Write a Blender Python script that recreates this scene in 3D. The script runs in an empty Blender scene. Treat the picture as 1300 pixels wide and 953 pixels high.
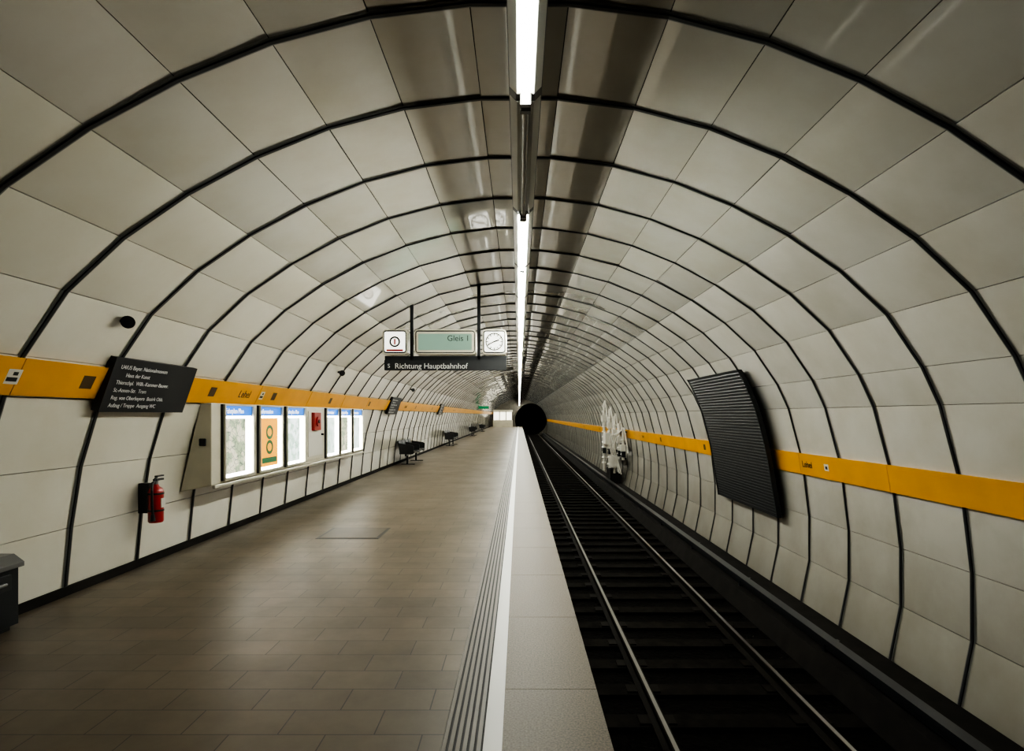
import bpy, math, random
from mathutils import Vector, Matrix
random.seed(7)
EYE=1.65; H=2.38; F=737.0
Y0=-4.0; YEND=85.0
sc=bpy.context.scene

# ---------------------------------------------------------------- materials
def mat(name, col, rough=0.5, metal=0.0, emit=None, es=0.0, coat=0.0, noise=0.0, nscale=3.0, bump=0.0, bscale=80, spec=0.5):
    m=bpy.data.materials.new(name); m.use_nodes=True
    nt=m.node_tree; b=nt.nodes['Principled BSDF']
    b.inputs['Base Color'].default_value=(*col,1)
    b.inputs['Roughness'].default_value=rough
    b.inputs['Metallic'].default_value=metal
    b.inputs['Specular IOR Level'].default_value=spec
    if coat: b.inputs['Coat Weight'].default_value=coat; b.inputs['Coat Roughness'].default_value=0.12
    if emit: 
        b.inputs['Emission Color'].default_value=(*emit,1); b.inputs['Emission Strength'].default_value=es
    tc=nt.nodes.new('ShaderNodeTexCoord')
    if noise:
        n=nt.nodes.new('ShaderNodeTexNoise'); n.inputs['Scale'].default_value=nscale; n.inputs['Detail'].default_value=6
        nt.links.new(tc.outputs['Object'],n.inputs['Vector'])
        r=nt.nodes.new('ShaderNodeValToRGB')
        r.color_ramp.elements[0].position=0.3; r.color_ramp.elements[1].position=0.7
        r.color_ramp.elements[0].color=(*[c*(1-noise) for c in col],1)
        r.color_ramp.elements[1].color=(*[min(1,c*(1+noise*0.6)) for c in col],1)
        nt.links.new(n.outputs['Fac'],r.inputs['Fac']); nt.links.new(r.outputs['Color'],b.inputs['Base Color'])
    if bump:
        n2=nt.nodes.new('ShaderNodeTexNoise'); n2.inputs['Scale'].default_value=bscale; n2.inputs['Detail'].default_value=4
        nt.links.new(tc.outputs['Object'],n2.inputs['Vector'])
        bp=nt.nodes.new('ShaderNodeBump'); bp.inputs['Strength'].default_value=bump; bp.inputs['Distance'].default_value=0.02
        nt.links.new(n2.outputs['Fac'],bp.inputs['Height']); nt.links.new(bp.outputs['Normal'],b.inputs['Normal'])
    return m

def panel_mat(name, c1, c2, rough, grime, coat=0.5, cr=0.1, metal=0.0, dust=0.0, cior=1.5):
    m=bpy.data.materials.new(name); m.use_nodes=True
    nt=m.node_tree; L=nt.links; b=nt.nodes['Principled BSDF']
    tc=nt.nodes.new('ShaderNodeTexCoord'); g=nt.nodes.new('ShaderNodeNewGeometry')
    r=nt.nodes.new('ShaderNodeValToRGB'); r.color_ramp.elements[0].color=(*c1,1); r.color_ramp.elements[1].color=(*c2,1)
    L.new(g.outputs['Random Per Island'],r.inputs['Fac'])
    n=nt.nodes.new('ShaderNodeTexNoise'); n.inputs['Scale'].default_value=1.3; n.inputs['Detail'].default_value=8; n.inputs['Roughness'].default_value=0.6
    L.new(tc.outputs['Object'],n.inputs['Vector'])
    r2=nt.nodes.new('ShaderNodeValToRGB'); r2.color_ramp.elements[0].position=0.32; r2.color_ramp.elements[1].position=0.62
    v=1-grime; r2.color_ramp.elements[0].color=(v,v*0.98,v*0.93,1); r2.color_ramp.elements[1].color=(1,1,1,1)
    L.new(n.outputs['Fac'],r2.inputs['Fac'])
    mx=nt.nodes.new('ShaderNodeMixRGB'); mx.blend_type='MULTIPLY'; mx.inputs[0].default_value=1
    L.new(r.outputs['Color'],mx.inputs[1]); L.new(r2.outputs['Color'],mx.inputs[2])
    out=mx.outputs[0]
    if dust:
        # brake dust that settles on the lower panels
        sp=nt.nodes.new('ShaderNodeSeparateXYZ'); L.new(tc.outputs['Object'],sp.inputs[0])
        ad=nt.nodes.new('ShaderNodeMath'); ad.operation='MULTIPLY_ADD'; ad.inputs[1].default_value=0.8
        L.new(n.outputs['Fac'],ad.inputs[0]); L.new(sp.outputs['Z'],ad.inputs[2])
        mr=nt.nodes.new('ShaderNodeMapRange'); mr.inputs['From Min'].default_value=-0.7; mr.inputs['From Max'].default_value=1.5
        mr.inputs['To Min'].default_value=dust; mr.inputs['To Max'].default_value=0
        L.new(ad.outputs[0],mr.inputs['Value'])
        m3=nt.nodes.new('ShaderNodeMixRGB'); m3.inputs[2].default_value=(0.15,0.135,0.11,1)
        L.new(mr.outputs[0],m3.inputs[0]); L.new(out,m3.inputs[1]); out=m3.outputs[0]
    L.new(out,b.inputs['Base Color'])
    b.inputs['Roughness'].default_value=rough; b.inputs['Metallic'].default_value=metal
    b.inputs['Specular IOR Level'].default_value=0.5
    b.inputs['Coat Weight'].default_value=coat; b.inputs['Coat Roughness'].default_value=cr; b.inputs['Coat IOR'].default_value=cior
    return m

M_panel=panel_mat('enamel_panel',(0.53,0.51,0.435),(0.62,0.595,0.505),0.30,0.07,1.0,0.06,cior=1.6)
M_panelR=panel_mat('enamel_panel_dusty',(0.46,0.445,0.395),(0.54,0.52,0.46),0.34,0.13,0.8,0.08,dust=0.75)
M_ceil=panel_mat('enamel_ceiling',(0.47,0.455,0.405),(0.57,0.55,0.485),0.25,0.08,1.0,0.04,metal=0.12,cior=2.2)
M_black=mat('dark_rubber',(0.008,0.009,0.010),0.5)
M_rib=mat('rib_dark_metal',(0.016,0.017,0.019),0.4,0.2)
M_riblip=mat('rib_flange_grey',(0.15,0.15,0.14),0.4,0.3)
M_shell=mat('joint_backing_black',(0.01,0.01,0.01),0.9)  # matt black surface behind the panel joints and closing the bore
M_yellow=mat('yellow_enamel',(0.60,0.275,0.006),0.4,coat=0.2,noise=0.12,nscale=2)
M_brass=mat('speaker_grille_brown',(0.06,0.035,0.012),0.5)
M_white=mat('white_enamel',(0.55,0.53,0.47),0.35,coat=0.2)
M_cream=mat('cream_case',(0.50,0.47,0.37),0.4,noise=0.1)
M_txtw=mat('white_lettering',(0.6,0.6,0.58),0.5)
M_txtlit=mat('white_lettering_backlit',(0.6,0.6,0.58),0.5,emit=(1,1,1),es=1.5)
M_txtk=mat('black_lettering',(0.02,0.02,0.02),0.5)
M_red=mat('red_paint',(0.30,0.010,0.009),0.3,coat=0.5)
M_steel=mat('dull_steel',(0.18,0.18,0.18),0.4,0.8)
M_dgrey=mat('dark_grey_metal',(0.018,0.020,0.022),0.42,0.4)
M_housing=mat('lamp_housing_grey',(0.06,0.06,0.057),0.4,0.3)
M_railtop=mat('polished_rail',(0.30,0.29,0.28),0.36,1.0)
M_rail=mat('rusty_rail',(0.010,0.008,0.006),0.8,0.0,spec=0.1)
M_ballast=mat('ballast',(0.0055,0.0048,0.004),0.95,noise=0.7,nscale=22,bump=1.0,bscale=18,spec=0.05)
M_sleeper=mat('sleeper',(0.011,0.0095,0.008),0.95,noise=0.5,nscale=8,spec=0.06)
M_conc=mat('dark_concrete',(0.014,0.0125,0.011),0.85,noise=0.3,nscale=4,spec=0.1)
M_coping=mat('granite_coping',(0.125,0.098,0.066),0.50,noise=0.5,nscale=90,bump=0.08,bscale=120,spec=0.35)
M_line=mat('white_line_paint',(0.46,0.45,0.41),0.4)
M_groove=mat('tactile_strip',(0.105,0.087,0.064),0.45,noise=0.1)
M_grooved=mat('tactile_groove',(0.015,0.013,0.011),0.7)
M_blue=mat('blue_header',(0.01,0.10,0.40),0.4,emit=(0.01,0.22,0.85),es=0.9)
M_alu=mat('brushed_frame',(0.45,0.43,0.35),0.35,0.3)
M_green=mat('green_exit',(0.0,0.10,0.04),0.4,emit=(0.02,0.35,0.12),es=0.3)
M_tube=mat('fluorescent_tube_lit',(1,1,1),0.5,emit=(0.98,1.0,0.92),es=255)
M_tubedim=mat('fluorescent_tube_dimmed',(1,1,1),0.5,emit=(0.98,1.0,0.92),es=48)  # tube nearest the camera, dimmed for a vignette-like darker foreground
M_tubeoff=mat('fluorescent_tube_off',(0.30,0.29,0.27),0.25,coat=0.5)
M_reflector=mat('lamp_reflector_white',(0.6,0.6,0.55),0.4)
M_display=mat('display_lit',(0.06,0.08,0.06),0.3,emit=(0.45,0.72,0.55),es=0.42)
M_face=mat('clock_face_lit',(0.3,0.3,0.28),0.4,emit=(1,0.98,0.88),es=1.6)

def poster_mat(name, base, dark, scale, es):
    m=bpy.data.materials.new(name); m.use_nodes=True; nt=m.node_tree; L=nt.links; b=nt.nodes['Principled BSDF']
    tc=nt.nodes.new('ShaderNodeTexCoord'); v=nt.nodes.new('ShaderNodeTexVoronoi'); v.feature='DISTANCE_TO_EDGE'; v.inputs['Scale'].default_value=scale
    n=nt.nodes.new('ShaderNodeTexNoise'); n.inputs['Scale'].default_value=scale*0.6; n.inputs['Detail'].default_value=4
    L.new(tc.outputs['Object'],v.inputs['Vector']); L.new(tc.outputs['Object'],n.inputs['Vector'])
    r=nt.nodes.new('ShaderNodeValToRGB'); r.color_ramp.elements[0].position=0.02; r.color_ramp.elements[1].position=0.05
    r.color_ramp.elements[0].color=(*dark,1); r.color_ramp.elements[1].color=(*base,1)
    L.new(v.outputs['Distance'],r.inputs['Fac'])
    r2=nt.nodes.new('ShaderNodeValToRGB'); r2.color_ramp.elements[0].position=0.42; r2.color_ramp.elements[1].position=0.55
    r2.color_ramp.elements[0].color=(0.42,0.58,0.45,1); r2.color_ramp.elements[1].color=(1,1,1,1)
    L.new(n.outputs['Fac'],r2.inputs['Fac'])
    mx=nt.nodes.new('ShaderNodeMixRGB'); mx.blend_type='MULTIPLY'; mx.inputs[0].default_value=0.9
    L.new(r.outputs['Color'],mx.inputs[1]); L.new(r2.outputs['Color'],mx.inputs[2])
    b.inputs['Base Color'].default_value=(0.15,0.15,0.13,1); L.new(mx.outputs[0],b.inputs['Emission Color']); b.inputs['Emission Strength'].default_value=es
    b.inputs['Roughness'].default_value=0.25
    return m
M_map=poster_mat('poster_map',(0.8,0.76,0.56),(0.30,0.34,0.26),11,1.2)
M_map2=poster_mat('poster_timetable',(0.80,0.88,0.84),(0.35,0.45,0.45),16,2.2)
M_orange=mat('poster_orange',(0.3,0.15,0.01),0.4,emit=(1.0,0.40,0.008),es=1.3)
M_pgreen=mat('poster_green',(0.02,0.10,0.04),0.4,emit=(0.02,0.2,0.08),es=0.3)
M_lightbox=mat('lightbox_white',(0.9,0.9,0.8),0.4,emit=(1,0.98,0.90),es=17)

def floor_mat():
    m=bpy.data.materials.new('platform_tiles'); m.use_nodes=True; nt=m.node_tree; L=nt.links; b=nt.nodes['Principled BSDF']
    tc=nt.nodes.new('ShaderNodeTexCoord'); br=nt.nodes.new('ShaderNodeTexBrick')
    br.inputs['Scale'].default_value=1; br.inputs['Brick Width'].default_value=0.5; br.inputs['Row Height'].default_value=0.25
    br.inputs['Mortar Size'].default_value=0.004; br.inputs['Mortar Smooth'].default_value=0.2
    br.inputs['Color1'].default_value=(0.125,0.099,0.069,1); br.inputs['Color2'].default_value=(0.100,0.079,0.054,1); br.inputs['Mortar'].default_value=(0.032,0.025,0.018,1)
    L.new(tc.outputs['Object'],br.inputs['Vector'])
    n=nt.nodes.new('ShaderNodeTexNoise'); n.inputs['Scale'].default_value=0.9; n.inputs['Detail'].default_value=9; n.inputs['Roughness'].default_value=0.7
    L.new(tc.outputs['Object'],n.inputs['Vector'])
    r=nt.nodes.new('ShaderNodeValToRGB'); r.color_ramp.elements[0].position=0.3; r.color_ramp.elements[1].position=0.7
    r.color_ramp.elements[0].color=(0.60,0.58,0.55,1); r.color_ramp.elements[1].color=(1.1,1.08,1.05,1)
    L.new(n.outputs['Fac'],r.inputs['Fac'])
    mx=nt.nodes.new('ShaderNodeMixRGB'); mx.blend_type='MULTIPLY'; mx.inputs[0].default_value=1
    L.new(br.outputs['Color'],mx.inputs[1]); L.new(r.outputs['Color'],mx.inputs[2]); L.new(mx.outputs[0],b.inputs['Base Color'])
    mr=nt.nodes.new('ShaderNodeMapRange'); mr.inputs['To Min'].default_value=0.50; mr.inputs['To Max'].default_value=0.36
    L.new(n.outputs['Fac'],mr.inputs['Value']); L.new(mr.outputs[0],b.inputs['Roughness'])
    b.inputs['Specular IOR Level'].default_value=0.5
    bp=nt.nodes.new('ShaderNodeBump'); bp.inputs['Strength'].default_value=0.4; bp.inputs['Distance'].default_value=0.004; bp.invert=True
    L.new(br.outputs['Fac'],bp.inputs['Height']); L.new(bp.outputs['Normal'],b.inputs['Normal'])
    return m
M_floor=floor_mat()

# ---------------------------------------------------------------- mesh helpers
class MB:
    def __init__(s): s.v=[]; s.f=[]; s.mi=[]; s.mats=[]; s.sm=[]
    def m(s,mt):
        if mt not in s.mats: s.mats.append(mt)
        return s.mats.index(mt)
    def add(s,vs,fs,mt,smooth=False):
        o=len(s.v); s.v+= [tuple(p) for p in vs]; k=s.m(mt)
        for f in fs: s.f.append([o+i for i in f]); s.mi.append(k); s.sm.append(smooth)
    def box(s,x0,x1,y0,y1,z0,z1,mt):
        vs=[(x,y,z) for x in(x0,x1) for y in(y0,y1) for z in(z0,z1)]
        s.add(vs,[(0,1,3,2),(4,6,7,5),(0,4,5,1),(2,3,7,6),(0,2,6,4),(1,5,7,3)],mt)
    def prism_y(s,pts,y0,y1,mt,smooth=False):
        n=len(pts); vs=[(p[0],y0,p[1]) for p in pts]+[(p[0],y1,p[1]) for p in pts]
        fs=[(i,(i+1)%n,n+(i+1)%n,n+i) for i in range(n)]+[tuple(range(n))[::-1],tuple(range(n,2*n))]
        s.add(vs,fs,mt,smooth)
    def cyl(s,p0,p1,r0,mt,n=12,r1=None,smooth=True):
        r1=r0 if r1 is None else r1
        p0=Vector(p0);p1=Vector(p1);d=(p1-p0).normalized()
        a=Vector((0,0,1)) if abs(d.z)<0.9 else Vector((1,0,0)); u=d.cross(a).normalized(); w=d.cross(u)
        vs=[]
        for p,r in((p0,r0),(p1,r1)):
            for i in range(n):
                t=2*math.pi*i/n; vs.append(p+u*math.cos(t)*r+w*math.sin(t)*r)
        s.add(vs,[(i,(i+1)%n,n+(i+1)%n,n+i) for i in range(n)],mt,smooth)
        s.add(vs,[tuple(range(n))[::-1],tuple(range(n,2*n))],mt)
    def path(s,pts,r,mt,n=8):
        for a,b in zip(pts[:-1],pts[1:]): s.cyl(a,b,r,mt,n)
    def rbox_xz(s,x0,x1,z0,z1,y0,y1,r,mt,k=5):
        pts=[]
        for cx,cz,a0 in((x1-r,z1-r,0),(x0+r,z1-r,90),(x0+r,z0+r,180),(x1-r,z0+r,270)):
            for i in range(k+1):
                a=math.radians(a0+90*i/k); pts.append((cx+r*math.cos(a),cz+r*math.sin(a)))
        s.prism_y(pts,y0,y1,mt)
    def obj(s,name,parent=None,bevel=0):
        me=bpy.data.meshes.new(name); me.from_pydata(s.v,[],s.f)
        for mt in s.mats: me.materials.append(mt)
        for p,k,sm in zip(me.polygons,s.mi,s.sm): p.material_index=k; p.use_smooth=sm
        me.update()
        import bmesh
        bm=bmesh.new(); bm.from_mesh(me); bmesh.ops.recalc_face_normals(bm,faces=bm.faces); bm.to_mesh(me); bm.free()
        o=bpy.data.objects.new(name,me); sc.collection.objects.link(o)
        if parent: par(o,parent)
        if bevel:
            b=o.modifiers.new('bevel','BEVEL'); b.width=bevel; b.segments=2; b.limit_method='ANGLE'
        return o
def par(o,p):
    o.parent=p; o.matrix_parent_inverse=Matrix.Translation(-Vector(p.location))
def empty(name,loc):
    e=bpy.data.objects.new(name,None); e.location=loc; e.empty_display_size=0.2; sc.collection.objects.link(e); return e
def text(name,s,loc,size,face,mt,parent,tilt=0,align='LEFT'):
    c=bpy.data.curves.new(name,'FONT'); c.body=s; c.size=size; c.extrude=0.001; c.align_x=align; c.space_line=0.95
    c.materials.append(mt); o=bpy.data.objects.new(name,c); sc.collection.objects.link(o); o.location=loc
    if face=='cam': o.rotation_euler=(math.pi/2,0,0)
    if face=='left': o.rotation_mode='XYZ'; o.matrix_world=Matrix.Translation(loc)@Matrix.Rotation(tilt,4,'Y')@Matrix(((0,0,1,0),(1,0,0,0),(0,1,0,0),(0,0,0,1)))
    if face=='right': o.matrix_world=Matrix.Translation(loc)@Matrix.Rotation(tilt,4,'Y')@Matrix(((0,0,-1,0),(-1,0,0,0),(0,1,0,0),(0,0,0,1)))
    if parent: par(o,parent)
    return o

# ---------------------------------------------------------------- tunnel profile (half section), normalised by H
CP=[(0,1.0),(.2,.990),(.34,.970),(.569,.913),(.787,.829),(1.006,.718),(1.247,.555),(1.383,.435),(1.48,.315),(1.545,.215),(1.635,.02),(1.705,-.24),(1.738,-.48),(1.757,-.69),(1.75,-.90),(1.70,-1.14),(1.66,-1.26)]
def cr(p0,p1,p2,p3,t):
    return tuple(0.5*((2*p1[i])+(-p0[i]+p2[i])*t+(2*p0[i]-5*p1[i]+4*p2[i]-p3[i])*t*t+(-p0[i]+3*p1[i]-3*p2[i]+p3[i])*t**3) for i in(0,1))
PR=[]
ext=[(-.2,.99)]+CP+[(1.6,-1.4)]
for i in range(len(CP)-1):
    for k in range(12): PR.append(cr(ext[i],ext[i+1],ext[i+2],ext[i+3],k/12))
PR.append(CP[-1])
S=[0]
for a,b in zip(PR[:-1],PR[1:]): S.append(S[-1]+math.hypot(b[0]-a[0],b[1]-a[1]))
def at_s(s):
    for i in range(len(S)-1):
        if S[i+1]>=s:
            t=(s-S[i])/(S[i+1]-S[i]); return (PR[i][0]+(PR[i+1][0]-PR[i][0])*t, PR[i][1]+(PR[i+1][1]-PR[i][1])*t)
    return PR[-1]
def s_of_y(y):
    for i in range(1,len(PR)-1):
        if PR[i+1][1]<=y<=PR[i][1]:
            t=(PR[i][1]-y)/(PR[i][1]-PR[i+1][1]); return S[i]+(S[i+1]-S[i])*t
    return S[-1]
def W(p,sgn): return (sgn*p[0]*H, EYE+p[1]*H)
def px(z): # half width at world z
    return at_s(s_of_y((z-EYE)/H))[0]*H
top=[.12+.245*k for k in range(8)]
left_s=top+[s_of_y(y) for y in(.06,-.197,-.433,-.685)]
right_s=top+[s_of_y(y) for y in(.04,-.275,-.61,-.875,-1.15)]

RING0=3.33
rings=[RING0+k for k in range(-8,83)]
rings=[y for y in rings if Y0<=y<=YEND+0.5]
def inward(p0,p1):  # normal pointing to tunnel axis
    d=Vector((p1[0]-p0[0],p1[1]-p0[1])); n=Vector((-d.y,d.x)).normalized()
    c=Vector((0,EYE-0.8*H))-Vector(((p0[0]+p1[0])/2,(p0[1]+p1[1])/2))
    return n if n.dot(c)>0 else -n
def panels(mb,verts,mt,jit=.003):
    g=0.003; th=0.02; rg=0.014
    for a,b in zip(verts[:-1],verts[1:]):
        A=Vector(a);B=Vector(b); d=(B-A).normalized(); n=inward(a,b)
        A2=A+d*g; B2=B-d*g
        for y0,y1 in zip(rings[:-1],rings[1:]):
            tx=random.uniform(-jit,jit); ty=random.uniform(-jit,jit); j=[-tx-ty,tx-ty,tx+ty,-tx+ty]
            q=[(A2+n*j[0],y0+rg),(B2+n*j[1],y0+rg),(B2+n*j[2],y1-rg),(A2+n*j[3],y1-rg)]
            f=[(p.x,y,p.y) for p,y in q]; bk=[(p.x-n.x*th,y,p.y-n.y*th) for p,y in q]
            mb.add(f+bk,[(0,1,2,3),(0,4,5,1),(1,5,6,2),(2,6,7,3),(3,7,4,0)],mt)
Lv=[W(at_s(s),-1) for s in left_s]; Rv=[W(at_s(s),1) for s in right_s]
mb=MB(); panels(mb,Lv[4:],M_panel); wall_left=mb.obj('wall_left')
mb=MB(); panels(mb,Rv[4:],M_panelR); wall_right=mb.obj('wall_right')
mb=MB(); panels(mb,list(reversed(Lv[:5]))+Rv[:5],M_ceil,.005); ceiling=mb.obj('ceiling')
# backing shell
full=list(reversed([W(at_s(s),-1) for s in left_s+[s_of_y(-1.2)]]))+[W(at_s(s),1) for s in right_s]
mb=MB()
for a,b in zip(full[:-1],full[1:]):
    n=inward(a,b); o=0.022
    vs=[(a[0]-n.x*o,Y0,a[1]-n.y*o),(b[0]-n.x*o,Y0,b[1]-n.y*o),(b[0]-n.x*o,YEND,b[1]-n.y*o),(a[0]-n.x*o,YEND,a[1]-n.y*o)]
    mb.add(vs,[(0,1,2,3)],M_shell)
mb.obj('trim_tunnel_lining')
# ribs
mb=MB()
ribp=list(reversed(Lv))+Rv
def off(pts,o):
    out=[]
    for i,p in enumerate(pts):
        ns=[]
        if i>0: ns.append(inward(pts[i-1],p))
        if i<len(pts)-1: ns.append(inward(p,pts[i+1]))
        n=sum(ns,Vector((0,0))).normalized(); out.append((p[0]+n.x*o,p[1]+n.y*o))
    return out
inn=off(ribp,0.017); out=off(ribp,-0.02); lip=off(ribp,0.007)
for y in rings:
    for i in range(len(ribp)-1):
        w=0.0135
        vs=[(*[inn[i][0]],y-w,inn[i][1]),(inn[i+1][0],y-w,inn[i+1][1]),(inn[i+1][0],y+w,inn[i+1][1]),(inn[i][0],y+w,inn[i][1]),
            (out[i][0],y-w,out[i][1]),(out[i+1][0],y-w,out[i+1][1]),(out[i+1][0],y+w,out[i+1][1]),(out[i][0],y+w,out[i][1])]
        mb.add(vs,[(0,1,2,3),(0,4,5,1),(2,6,7,3)],M_rib)
        w=0.034
        vs=[(lip[i][0],y-w,lip[i][1]),(lip[i+1][0],y-w,lip[i+1][1]),(lip[i+1][0],y+w,lip[i+1][1]),(lip[i][0],y+w,lip[i][1])]
        mb.add(vs,[(0,1,2,3)],M_riblip)
mb.obj('trim_ribs')

# ---------------------------------------------------------------- yellow bands
def slab_on_wall(mb,sgn,z0,z1,y0,y1,o,th,mt,k=1):
    for i in range(k):
        a=z0+(z1-z0)*i/k; b=z0+(z1-z0)*(i+1)/k
        mb.prism_y([(sgn*(px(a)-o),a),(sgn*(px(b)-o),b),(sgn*(px(b)-o+th),b),(sgn*(px(a)-o+th),a)],y0,y1,mt)
LB0,LB1=1.80,2.075; RB0,RB1=0.81,1.11
mb=MB()
y=RING0-7
while y<YEND-1:
    slab_on_wall(mb,-1,LB0,LB1,y+.004,y+1.996,0.05,0.045,M_yellow); y+=2
for yy in [5.03,7.08,8.85,11.5,14.5,17.5,21,25,29,34,40,47]:
    slab_on_wall(mb,-1,1.88,1.99,yy-.07,yy+.07,0.054,0.02,M_brass)
for yy in (4.3,8.45):
    slab_on_wall(mb,-1,1.88,1.99,yy-.07,yy+.05,0.054,0.02,M_white); slab_on_wall(mb,-1,1.90,1.93,yy-.06,yy+.03,0.056,0.02,M_black); slab_on_wall(mb,-1,1.945,1.97,yy-.02,yy+.02,0.056,0.02,M_black)
trimL=mb.obj('trim_yellow_band_left')
mb=MB(); y=RING0-7
while y<YEND-1:
    slab_on_wall(mb,1,RB0,RB1,y+.004,y+1.996,0.05,0.045,M_yellow); y+=2
for yy in [12.6,16.5,22.5,29,36]:
    slab_on_wall(mb,1,.90,1.02,yy-.07,yy+.07,0.054,0.02,M_brass)
slab_on_wall(mb,1,.92,1.01,7.55,7.66,0.054,0.02,M_white); slab_on_wall(mb,1,.94,.98,7.58,7.63,0.056,0.02,M_black)
trimR=mb.obj('trim_yellow_band_right')
tl=math.atan2(px(LB0)-px(LB1),LB1-LB0); tr=math.atan2(px(RB0)-px(RB1),RB1-RB0)
for yy in (7.75,19,33): text('station_name_lettering','Lehel',(-(px(1.89)-0.056),yy,1.89),0.15,'left',M_txtk,trimL,tilt=tl)
for yy in (8.25,19): text('station_name_lettering','Lehel',((px(.92)-0.058),yy,.92),0.13,'right',M_txtk,trimR,tilt=-tr)
# baseboard left
mb=MB(); mb.prism_y([(-(px(0.0)-0.05),0.0),(-(px(0.08)-0.03),0.075),(-(px(0.08)+.02),0.075),(-(px(0)+.02),0.0)],Y0,YEND,M_conc)
mb.obj('baseboard_left')

# ---------------------------------------------------------------- platform floor
E=0.467
mb=MB(); mb.box(-4.2,-.388,Y0,YEND,-.2,0,M_floor); mb.obj('floor')
mb=MB()
mb.box(-.388,-.18,Y0,YEND,-.2,-.006,M_grooved)
for i in range(6):
    x=-.388+i*.208/6; mb.box(x+.003,x+.023,Y0,YEND,-.006,.001,M_groove)
mb.obj('trim_tactile_strip')
mb=MB(); mb.box(-.18,-.085,Y0,YEND,-.2,.001,M_line); mb.obj('trim_white_safety_line')
mb=MB(); y=Y0
while y<YEND:
    mb.box(-.085,E,y+.002,min(y+1.248,YEND),-.18,.0,M_coping); y+=1.25
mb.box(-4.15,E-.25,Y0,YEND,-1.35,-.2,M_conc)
mb.obj('trim_platform_edge')
# hatch
mb=MB(); mb.box(-2.72,-1.88,7.75,8.5,-.01,.003,M_dgrey)
mb.box(-2.68,-1.92,7.79,8.46,0,.006,mat('hatch_infill',(0.075,0.06,0.045),0.45,noise=0.2))
mb.obj('floor_hatch')
# track bed
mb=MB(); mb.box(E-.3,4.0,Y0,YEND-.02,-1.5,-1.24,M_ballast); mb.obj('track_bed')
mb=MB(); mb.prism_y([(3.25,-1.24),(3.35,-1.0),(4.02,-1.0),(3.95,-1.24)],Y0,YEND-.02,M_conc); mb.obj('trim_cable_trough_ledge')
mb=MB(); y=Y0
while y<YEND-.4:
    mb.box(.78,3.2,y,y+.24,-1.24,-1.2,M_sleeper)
    for rx in(1.285,2.72):
        mb.box(rx-.17,rx+.17,y+.04,y+.2,-1.2,-1.185,M_rail)
    y+=.62
for rx in(1.285,2.72):
    mb.prism_y([(rx-.065,-1.2),(rx+.065,-1.2),(rx+.065,-1.185),(rx+.01,-1.165),(rx+.01,-1.105),(rx+.034,-1.095),(rx+.034,-1.072),(rx-.034,-1.072),(rx-.034,-1.095),(rx-.01,-1.105),(rx-.01,-1.165),(rx-.065,-1.185)],Y0,YEND+19,M_rail)
    mb.box(rx-.018,rx+.018,Y0,YEND+19,-1.072,-1.069,M_railtop)
mb.obj('railway_track')
mb=MB(); mb.box(3.40,3.52,Y0,YEND,-.90,-.84,M_dgrey); mb.box(3.43,3.49,Y0,YEND,-.96,-.90,M_dgrey)
y=Y0+.5
while y<YEND: mb.box(3.42,3.60,y,y+.06,-1.0,-.88,M_dgrey); y+=2.5
mb.obj('third_rail')

# ---------------------------------------------------------------- end wall with bore
M_endw=mat('end_wall_concrete',(0.08,0.072,0.056),0.7,noise=0.3)
mb=MB(); cx,cz,R=1.75,1.05,2.35; N=64
outer=[];inner=[]
for i in range(N):
    a=2*math.pi*i/N; inner.append((cx+R*math.cos(a),YEND,cz+R*math.sin(a))); outer.append((cx+9*math.cos(a),YEND,cz+9*math.sin(a)))
mb.add(inner+outer,[(i,(i+1)%N,N+(i+1)%N,N+i) for i in range(N)],M_endw)
back=[(p[0],YEND+25,p[2]) for p in inner]
mb.add(inner+back,[(i,(i+1)%N,N+(i+1)%N,N+i) for i in range(N)],M_conc); mb.add(back,[tuple(range(N))],M_shell)
mb.obj('wall_end')
mb=MB()
mb.box(-3.2,-2.2,YEND-.1,YEND-.01,0,2.1,M_dgrey); mb.box(-3.12,-2.28,YEND-.13,YEND-.1,.05,2.02,M_steel); mb.cyl((-2.36,YEND-.2,1.0),(-2.36,YEND-.12,1.0),.03,M_black)
mb.obj('door_1')
# platform end barrier
g=empty('platform_end_cabin',(-2.2,80,0)); mb=MB()
mb.box(-3.6,-.9,80,82,0,1.0,M_cream); mb.box(-3.6,-.9,80,82,2.1,2.4,M_cream)
for x in(-3.55,-2.7,-1.8,-.95): mb.box(x-.05,x+.05,80,80.1,1,2.1,M_dgrey)
mb.box(-3.55,-.92,80.15,80.2,1.0,2.1,mat('cabin_window_lit',(0.5,0.5,0.45),0.4,emit=(1,0.95,0.78),es=2.0)); mb.obj('cabin_body',g)

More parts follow.
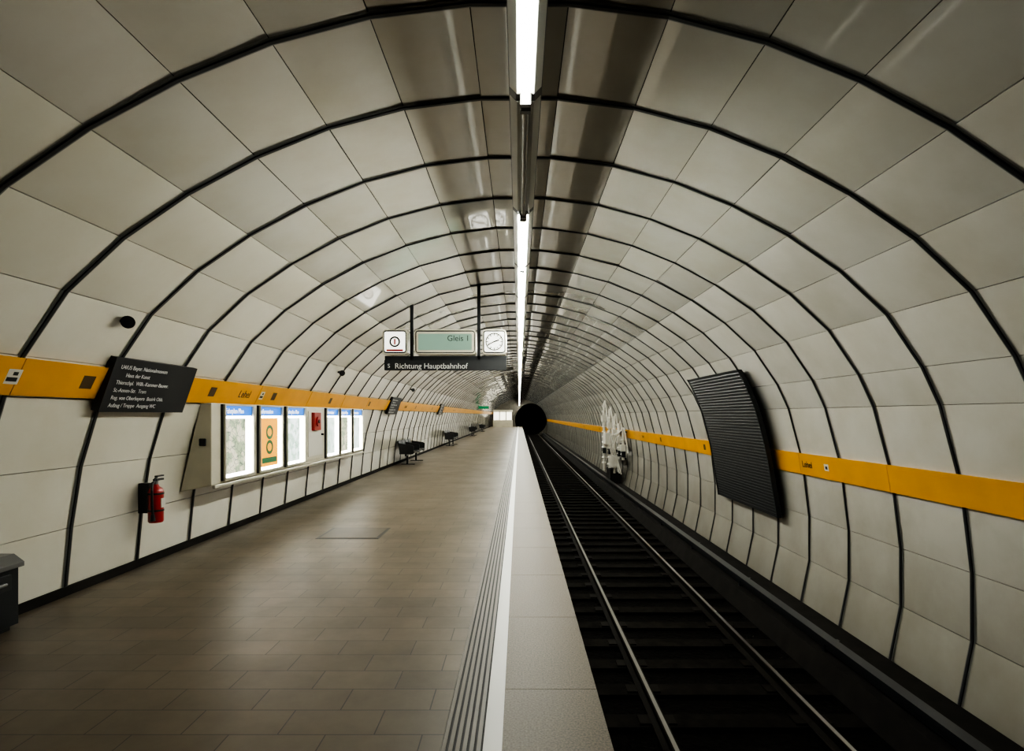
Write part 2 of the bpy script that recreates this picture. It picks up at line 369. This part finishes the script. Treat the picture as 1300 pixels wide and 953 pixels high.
# ---------------------------------------------------------------- ceiling light strip
LX=0.03; LZ=3.12
g=empty('fluorescent_light_strip',(LX,2,LZ))
mb=MB(); tb=MB(); to=MB()
y=1.2-1.55*3; k=0
mb2=MB()
while y<YEND-1:
    y1=y+1.52
    mb.prism_y([(LX-.045,LZ+.03),(LX-.078,LZ+.062),(LX-.078,LZ+.075),(LX-.05,LZ+.13),(LX+.05,LZ+.13),(LX+.078,LZ+.075),(LX+.078,LZ+.062),(LX+.045,LZ+.03)],y-.012,y1+.018,M_housing)
    mb2.prism_y([(LX-.040,LZ+.024),(LX-.074,LZ+.058),(LX-.07,LZ+.062),(LX+.07,LZ+.062),(LX+.074,LZ+.058),(LX+.040,LZ+.024)],y+.02,y1-.02,M_reflector)
    for yy in(y+.0,y1-.03): mb.box(LX-.025,LX+.025,yy,yy+.03,LZ-.03,LZ+.05,M_steel)
    lit = (k==3) or (k>=5)
    (tb if lit else to).cyl((LX,y+.03,LZ),(LX,y1-.03,LZ),.018,(M_tubedim if k==3 else M_tube) if lit else M_tubeoff,8)
    if k%2==0:
        for sx in(-.04,.04): mb.cyl((LX+sx,y+.7,LZ+.12),(LX+sx,y+.7,EYE+H-.035),.006,M_dgrey,6)
    y+=1.55; k+=1
mb.obj('housing',g); mb2.obj('reflectors',g); tb.obj('tubes_lit',g); to.obj('tubes_unlit',g)

# ---------------------------------------------------------------- hanging sign
def hanging_sign(Y,full=True):
    g=empty('hanging_platform_sign',(-1.3,Y,2.9))
    P=lambda X:(X-659)*Y/F if Y<12 else (X-659)*10.3/F
    Z=lambda y:EYE+(527-y)*10.3/F
    mb=MB(); fr=MB(); fc=MB()
    mb.box(P(489),P(643),Y-.06,Y+.06,Z(470),Z(457.5),M_black)
    mb.box(P(489),P(643),Y-.03,Y+.03,Z(457.5),Z(452),M_dgrey)
    for X in(523,608):
        x=P(X); mb.box(x-.028,x+.028,Y-.03,Y+.03,Z(457),W(at_s(0),1)[1]-(0.01 if X>600 else .38) - (0.04 if X>600 else 0),M_dgrey)
    for a,b in((488,519),(528,605),(613,643)):
        fr.rbox_xz(P(a),P(b),Z(450.5),Z(419.5),Y-.14,Y+.14,.06,M_cream)
        fr.rbox_xz(P(a)+.018,P(b)-.018,Z(450.5)+.018,Z(419.5)-.018,Y-.146,Y+.146,.05,M_black)
    fc.rbox_xz(P(490.5),P(516.5),Z(447.5),Z(422.5),Y-.152,Y+.152,.03,M_face)
    fc.rbox_xz(P(530.5),P(602.5),Z(448),Z(422.5),Y-.152,Y+.152,.03,M_cream)
    fc.rbox_xz(P(533),P(600),Z(445.5),Z(425),Y-.156,Y+.156,.02,M_display)
    fc.rbox_xz(P(615.5),P(640.5),Z(447.5),Z(422.5),Y-.152,Y+.152,.03,M_face)
    c=Vector((P(628),Y-.156,Z(435)))
    def ring(cx,cz,r,w,mt,yy):
        n=32; vs=[]
        for i in range(n):
            a=2*math.pi*i/n
            for rr in(r,r-w): vs.append((cx+rr*math.cos(a),yy,cz+rr*math.sin(a)))
        fc.add(vs,[(2*i,2*((i+1)%n),2*((i+1)%n)+1,2*i+1) for i in range(n)],mt)
    ring(c.x,c.z,.155,.018,M_black,c.y)
    for i in range(12):
        a=math.pi*2*i/12; d=Vector((math.sin(a),0,math.cos(a))); fc.cyl(c+d*.105,c+d*.135,.009,M_black,6)
    for a,l,w in((70,.09,.013),(245,.125,.011)):
        d=Vector((math.sin(math.radians(a)),0,math.cos(math.radians(a)))); fc.cyl(c-d*.02+Vector((0,-.006,0)),c+d*l+Vector((0,-.006,0)),w,M_black,6)
    ring(P(503.5),Z(435),.095,.03,M_black,Y-.156); fc.box(P(503.5)-.014,P(503.5)+.014,Y-.158,Y-.155,Z(435)-.05,Z(435)+.05,M_red)
    fc.box(P(493),P(514),Y-.158,Y-.155,Z(447),Z(444.5),M_red)
    mb.obj('frame_and_posts',g); fr.obj('cases',g); fc.obj('faces',g)
    text('lettering_direction','Richtung Hauptbahnhof',(P(502),Y-.064,Z(468)),.135,'cam',M_txtw,g)
    text('lettering_s','S',(P(493),Y-.064,Z(467)),.10,'cam',M_txtw,g)
    text('lettering_track','Gleis 1',(P(569),Y-.160,Z(434)),.14,'cam',M_txtk,g)
    return g
hanging_sign(10.3)
g=empty('exit_sign',(-2.9,50,2.3)); mb=MB(); mb.box(-3.5,-2.6,50,50.12,2.2,2.45,M_green)
for x in(-3.3,-2.7): mb.cyl((x,50.06,2.45),(x,50.06,3.45 if x>-3 else 3.0),.02,M_dgrey,8)
mb.obj('sign_body',g)

# ---------------------------------------------------------------- left direction boards
def board(y0,y1):
    g=empty('direction_board',(-3.72,(y0+y1)/2,1.93)); mb=MB()
    xb,xt=-3.77,-3.60; z0,z1=1.68,2.17
    mb.prism_y([(xb,z0),(xt,z1),(xt-.07,z1+.02),(xb-.07,z0+.02)],y0,y1,M_black)
    mb.prism_y([(xb-.07,z0+.05),(xt-.07,z1-.05),(-px(z1-.05)+.03,z1-.05),(-px(z0+.05)+.03,z0+.05)],y0+.15,y1-.15,M_dgrey)
    mb.obj('board',g,bevel=.004)
    t=math.atan2(xt-xb,z1-z0)
    lines=['U4/U5 Bayer. Nationalmuseum','Haus der Kunst','Thierschpl.  Wilh.-Kammer-Bauver.','St.-Annen-Str.  Tram','Reg. von Oberbayern  Bezirk Obb.','Aufzug / Treppe  Ausgang WC']
    for i,l in enumerate(lines):
        z=z1-.095-i*.07; x=xb+(z-z0)/(z1-z0)*(xt-xb)+.004
        text('lettering_%d'%(i+1),l,(x,y0+.09+(.1 if i==1 else 0),z),.055,'left',M_txtw,g,tilt=t)
board(5.2,6.5); board(16.6,17.9); board(27,28.3)

# ---------------------------------------------------------------- display cases
XF=-3.72
g=empty('poster_showcase_wall',(XF,10.3,1.3)); mb=MB()
mb.prism_y([(XF,.80),(XF,1.80),(-px(1.8)+.0,1.80),(-px(.80)+.0,.72)],7.02,13.85,M_cream)
mb.box(XF-.01,XF+.03,7.05,13.8,.755,.80,M_alu)
mb.box(XF-.14,XF-.06,6.99,7.02,1.28,1.37,M_black)
mb.obj('casing',g,bevel=.01)
cases=[(7.25,8.06,'map'),(8.24,9.04,'orange'),(9.2,10.0,'map2'),(11.1,11.86,'map2'),(11.98,12.74,'map'),(12.88,13.66,'map2')]
for i,(a,b,kind) in enumerate(cases):
    c=empty('illuminated_poster_case',(XF,(a+b)/2,1.3)); mb=MB()
    z0,z1=.83,1.79
    mb.box(XF,XF+.05,a,b,z0,z0+.03,M_alu); mb.box(XF,XF+.05,a,b,z1-.02,z1,M_alu)
    mb.box(XF,XF+.05,a,a+.03,z0+.03,z1-.02,M_alu); mb.box(XF,XF+.05,b-.03,b,z0+.03,z1-.02,M_alu)
    for q in (a-.012,b): mb.box(XF,XF+.03,q,q+.012,z0,z1,M_black)
    mb.obj('frame',c)
    p=MB()
    p.box(XF,XF+.015,a+.03,b-.03,z0+.03,z1-.02,M_lightbox)
    p.box(XF+.015,XF+.019,a+.03,b-.03,z1-.15,z1-.02,M_blue)
    pm={'map':M_map,'map2':M_map2,'orange':M_orange}[kind]
    p.box(XF+.015,XF+.019,a+.06,b-(.20 if kind!='orange' else .13),z0+.07,z1-.18,pm)
    if kind=='orange':
        ym=(a+b)/2-.03
        for zc in(1.18,1.40):
            n=24; vs=[]
            for q in range(n):
                t=2*math.pi*q/n
                for rr in(.125,.07): vs.append((XF+.021,ym+rr*math.cos(t),zc+rr*.85*math.sin(t)))
            p.add(vs,[(2*q,2*((q+1)%n),2*((q+1)%n)+1,2*q+1) for q in range(n)],M_pgreen)
        p.box(XF+.019,XF+.021,a+.12,b-.18,.95,1.03,M_pgreen)
    p.obj('poster',c)
    text('header_lettering','Information' if i%2 else 'Fahrplan Plan',(XF+.02,a+.07,z1-.115),.09,'left',M_txtlit,c)
# hose cabinet
c=empty('fire_hose_cabinet',(XF,10.46,1.35)); mb=MB()
mb.box(XF+.001,XF+.03,10.08,10.92,.86,1.78,M_cream); mb.box(XF+.03,XF+.045,10.14,10.86,.92,1.72,M_white)
mb.box(XF+.045,XF+.10,10.28,10.62,1.38,1.70,M_red); mb.cyl((XF+.10,10.45,1.54),(XF+.12,10.45,1.54),.09,M_red,20); mb.cyl((XF+.12,10.45,1.54),(XF+.13,10.45,1.54),.035,M_black,12)
mb.cyl((XF+.05,10.78,1.3),(XF+.09,10.78,1.3),.02,M_black); mb.obj('cabinet',c,bevel=.004)

# ---------------------------------------------------------------- fire extinguisher
ey=6.25; ex=-3.91
c=empty('fire_extinguisher',(ex,ey,.72)); mb=MB()
segs=[(.50,.066),(.515,.075),(.83,.075),(.865,.062),(.885,.035),(.91,.024)]
n=24; vs=[]
for z,r in segs:
    for i in range(n): t=2*math.pi*i/n; vs.append((ex+r*math.cos(t),ey+r*math.sin(t),z))
mb.add(vs,[(k*n+i,k*n+(i+1)%n,(k+1)*n+(i+1)%n,(k+1)*n+i) for k in range(len(segs)-1) for i in range(n)],M_red,True)
mb.add(vs[:n],[tuple(range(n))],M_black)
mb.obj('cylinder_body',c)
mb=MB(); mb.cyl((ex,ey,.90),(ex,ey,.945),.024,M_steel); mb.box(ex-.02,ex+.02,ey-.02,ey+.11,.945,.965,M_black); mb.box(ex-.015,ex+.015,ey,ey+.12,.985,1.0,M_black)
mb.cyl((ex,ey-.03,.955),(ex,ey+.02,.99),.012,M_black)
mb.path([(ex,ey-.02,.94),(ex+.02,ey-.09,.93),(ex+.03,ey-.115,.86),(ex+.03,ey-.11,.70),(ex+.03,ey-.10,.60)],.013,M_black)
mb.cyl((ex+.03,ey-.10,.60),(ex+.03,ey-.10,.53),.018,M_black,10,.026)
mb.obj('valve_and_hose',c)
mb=MB(); mb.box(-px(.92)+.004,ex-.06,ey-.03,ey+.03,.60,.92,M_dgrey)
for z in(.62,.80): mb.cyl((ex,ey,z),(ex,ey,z+.02),.078,M_black,24)
mb.box(ex+.070,ex+.0765,ey-.03,ey+.04,.66,.76,M_white)
mb.obj('bracket',c)

# ---------------------------------------------------------------- litter bin
c=empty('litter_bin',(-3.98,4.3,0)); mb=MB()
mb.box(-4.10,-3.88,4.0,4.5,.04,.48,M_dgrey); mb.box(-4.08,-3.91,4.04,4.46,0,.04,M_black)
mb.prism_y([(-4.11,.48),(-3.85,.48),(-3.85,.515),(-3.93,.575),(-4.08,.575)],3.98,4.52,M_steel)
mb.box(-3.88,-3.865,4.08,4.42,.32,.44,M_black); mb.cyl((-3.84,4.15,.38),(-3.84,4.35,.38),.012,M_steel)
for yy in(4.15,4.35): mb.cyl((-3.87,yy,.38),(-3.84,yy,.38),.008,M_steel,8)
mb.obj('bin_body',c,bevel=.008)

# ---------------------------------------------------------------- benches
def bench(y0,n=4):
    g=empty('platform_bench',(-3.7,y0+1,0)); mb=MB(); L=n*.56
    mb.box(-3.78,-3.72,y0,y0+L,.30,.36,M_dgrey)
    for yy in(y0+.3,y0+L-.3):
        mb.box(-3.78,-3.72,yy-.03,yy+.03,0,.30,M_dgrey); mb.box(-3.95,-3.50,yy-.035,yy+.035,0,.025,M_dgrey)
    for i in range(n):
        a=y0+i*.56+.03; b=a+.50
        prof=[(-3.48,.40),(-3.46,.43),(-3.52,.45),(-3.86,.42),(-3.93,.47),(-4.0,.80),(-4.03,.80),(-3.965,.45),(-3.88,.385),(-3.6,.405)]
        mb.prism_y(prof,a,b,M_dgrey); mb.box(-3.80,-3.70,a+.15,b-.15,.35,.41,M_black)
    for yy in(y0,y0+L/2,y0+L):
        mb.prism_y([(-3.95,.36),(-3.50,.36),(-3.48,.62),(-3.55,.66),(-3.97,.72)],yy-.015,yy+.015,M_black)
    mb.obj('seats_and_frame',g)
bench(19.2); bench(31); bench(46); bench(58)

# ---------------------------------------------------------------- wall loudspeakers / cctv
def cctv(y):
    z=1.65+.232*3.58; x=-px(z)
    g=empty('wall_loudspeaker',(x,y,z)); mb=MB()
    mb.cyl((x-.01,y,z),(x+.05,y,z-.01),.022,M_black,12)
    mb.cyl((x+.03,y+.05,z),(x+.10,y-.06,z-.03),.028,M_dgrey,16,.055); mb.cyl((x+.03,y+.05,z),(x+.02,y+.07,z),.028,M_black,16,.02)
    mb.obj('horn',g)
cctv(5.05); cctv(11.1); cctv(18.5)

# ---------------------------------------------------------------- dark curved grille screen on right wall
c=empty('trackside_acoustic_screen',(3.8,10.3,1.2)); mb=MB()
z0,z1=.06,2.36; n=46
M_screen=mat('dark_screen',(0.014,0.015,0.016),0.5,0.1)
pts=[]
for i in range(n+1):
    z=z0+(z1-z0)*i/n; o=.17+.05*math.sin(math.pi*i/n); pts.append((px(z)-o,z))
mb.prism_y(pts+[(x+.05,z) for x,z in reversed(pts)],9.0,11.65,M_screen)
mb.obj('screen_sheet',c)
mb=MB()
for i in range(1,n,1):
    x,z=pts[i]; mb.box(x-.010,x+.005,9.02,11.63,z-.008,z+.008,M_screen)
for yy in(8.985,11.64): 
    for a,b in zip(pts[:-1],pts[1:]): mb.prism_y([(a[0]-.015,a[1]),(b[0]-.015,b[1]),(b[0]+.06,b[1]),(a[0]+.06,a[1])],yy,yy+.025,M_dgrey)
for z in(.4,1.2,2.0):
    for yy in(9.4,11.2): mb.box(px(z)-.15,px(z)+.0,yy-.03,yy+.03,z-.03,z+.03,M_dgrey)
mb.obj('ribs_and_brackets',c)

# ---------------------------------------------------------------- white trackside equipment
c=empty('trackside_switchgear',(3.75,23,.6)); mb=MB()
mb.box(3.55,3.95,22.6,23.6,-1.0,-.45,M_conc)
for i,(x,y) in enumerate([(3.5,23.9),(3.62,23.2),(3.72,22.6),(3.8,22.0),(3.85,21.5)]):
    zt=2.15-.27*i; x=min(x,3.85)
    mb.cyl((x,y,-.6 if i<3 else .0),(x,y,zt),.05,M_white,12)
    z=-.3 if i<3 else .2
    while z<zt-.1:
        mb.cyl((x,y,z),(x,y,z+.05),.10,M_white,14,.07); z+=.21+.05*((i*7)%3)
    mb.path([(x,y,zt),(x+.02,y-.12,zt+.10),(x+.0,y-.3,zt+.02),(x+.05,y-.35,zt-.3),(x+.1,y-.42,zt-.8)],.028,M_white)
    mb.box(x-.10,x+.08,y-.12,y+.10,zt-.75,zt-.50,M_white); mb.box(x-.07,x+.07,y-.15,y+.15,.1,.32,M_dgrey)
for z in(.0,.55,1.0): mb.box(3.80,4.0,21.6,24.0,z,z+.06,M_dgrey)
mb.box(3.42,3.75,23.0,23.7,.5,.95,M_white); mb.box(3.5,3.8,22.2,22.6,-.35,.1,M_white)
for i in range(7):
    y=21.4+i*.4; mb.path([(3.85,y,1.2-.1*i%.5),(3.6,y+.1,.9),(3.55,y+.25,.5),(3.7,y+.3,-.1),(3.8,y+.2,-.55)],.024,M_white)
mb.obj('posts_and_insulators',c,bevel=.006)

# ---------------------------------------------------------------- world, camera
w=bpy.data.worlds.new('World'); sc.world=w; w.use_nodes=True
w.node_tree.nodes['Background'].inputs[0].default_value=(0.02,0.02,0.02,1); w.node_tree.nodes['Background'].inputs[1].default_value=0.2
cam=bpy.data.cameras.new('Camera'); co=bpy.data.objects.new('Camera',cam); sc.collection.objects.link(co)
co.location=(0,0,EYE); co.rotation_euler=(math.pi/2,0,0)
cam.sensor_width=36; cam.sensor_fit='HORIZONTAL'; cam.lens=F/1300*36
cam.shift_x=-(659-650)/1300; cam.shift_y=(527-476.5)/1300; cam.clip_start=.05; cam.clip_end=300
sc.camera=co
sc.view_settings.view_transform='AgX'
try: sc.view_settings.look='AgX - High Contrast'
except Exception as e: print(e)
sc.view_settings.exposure=-0.1
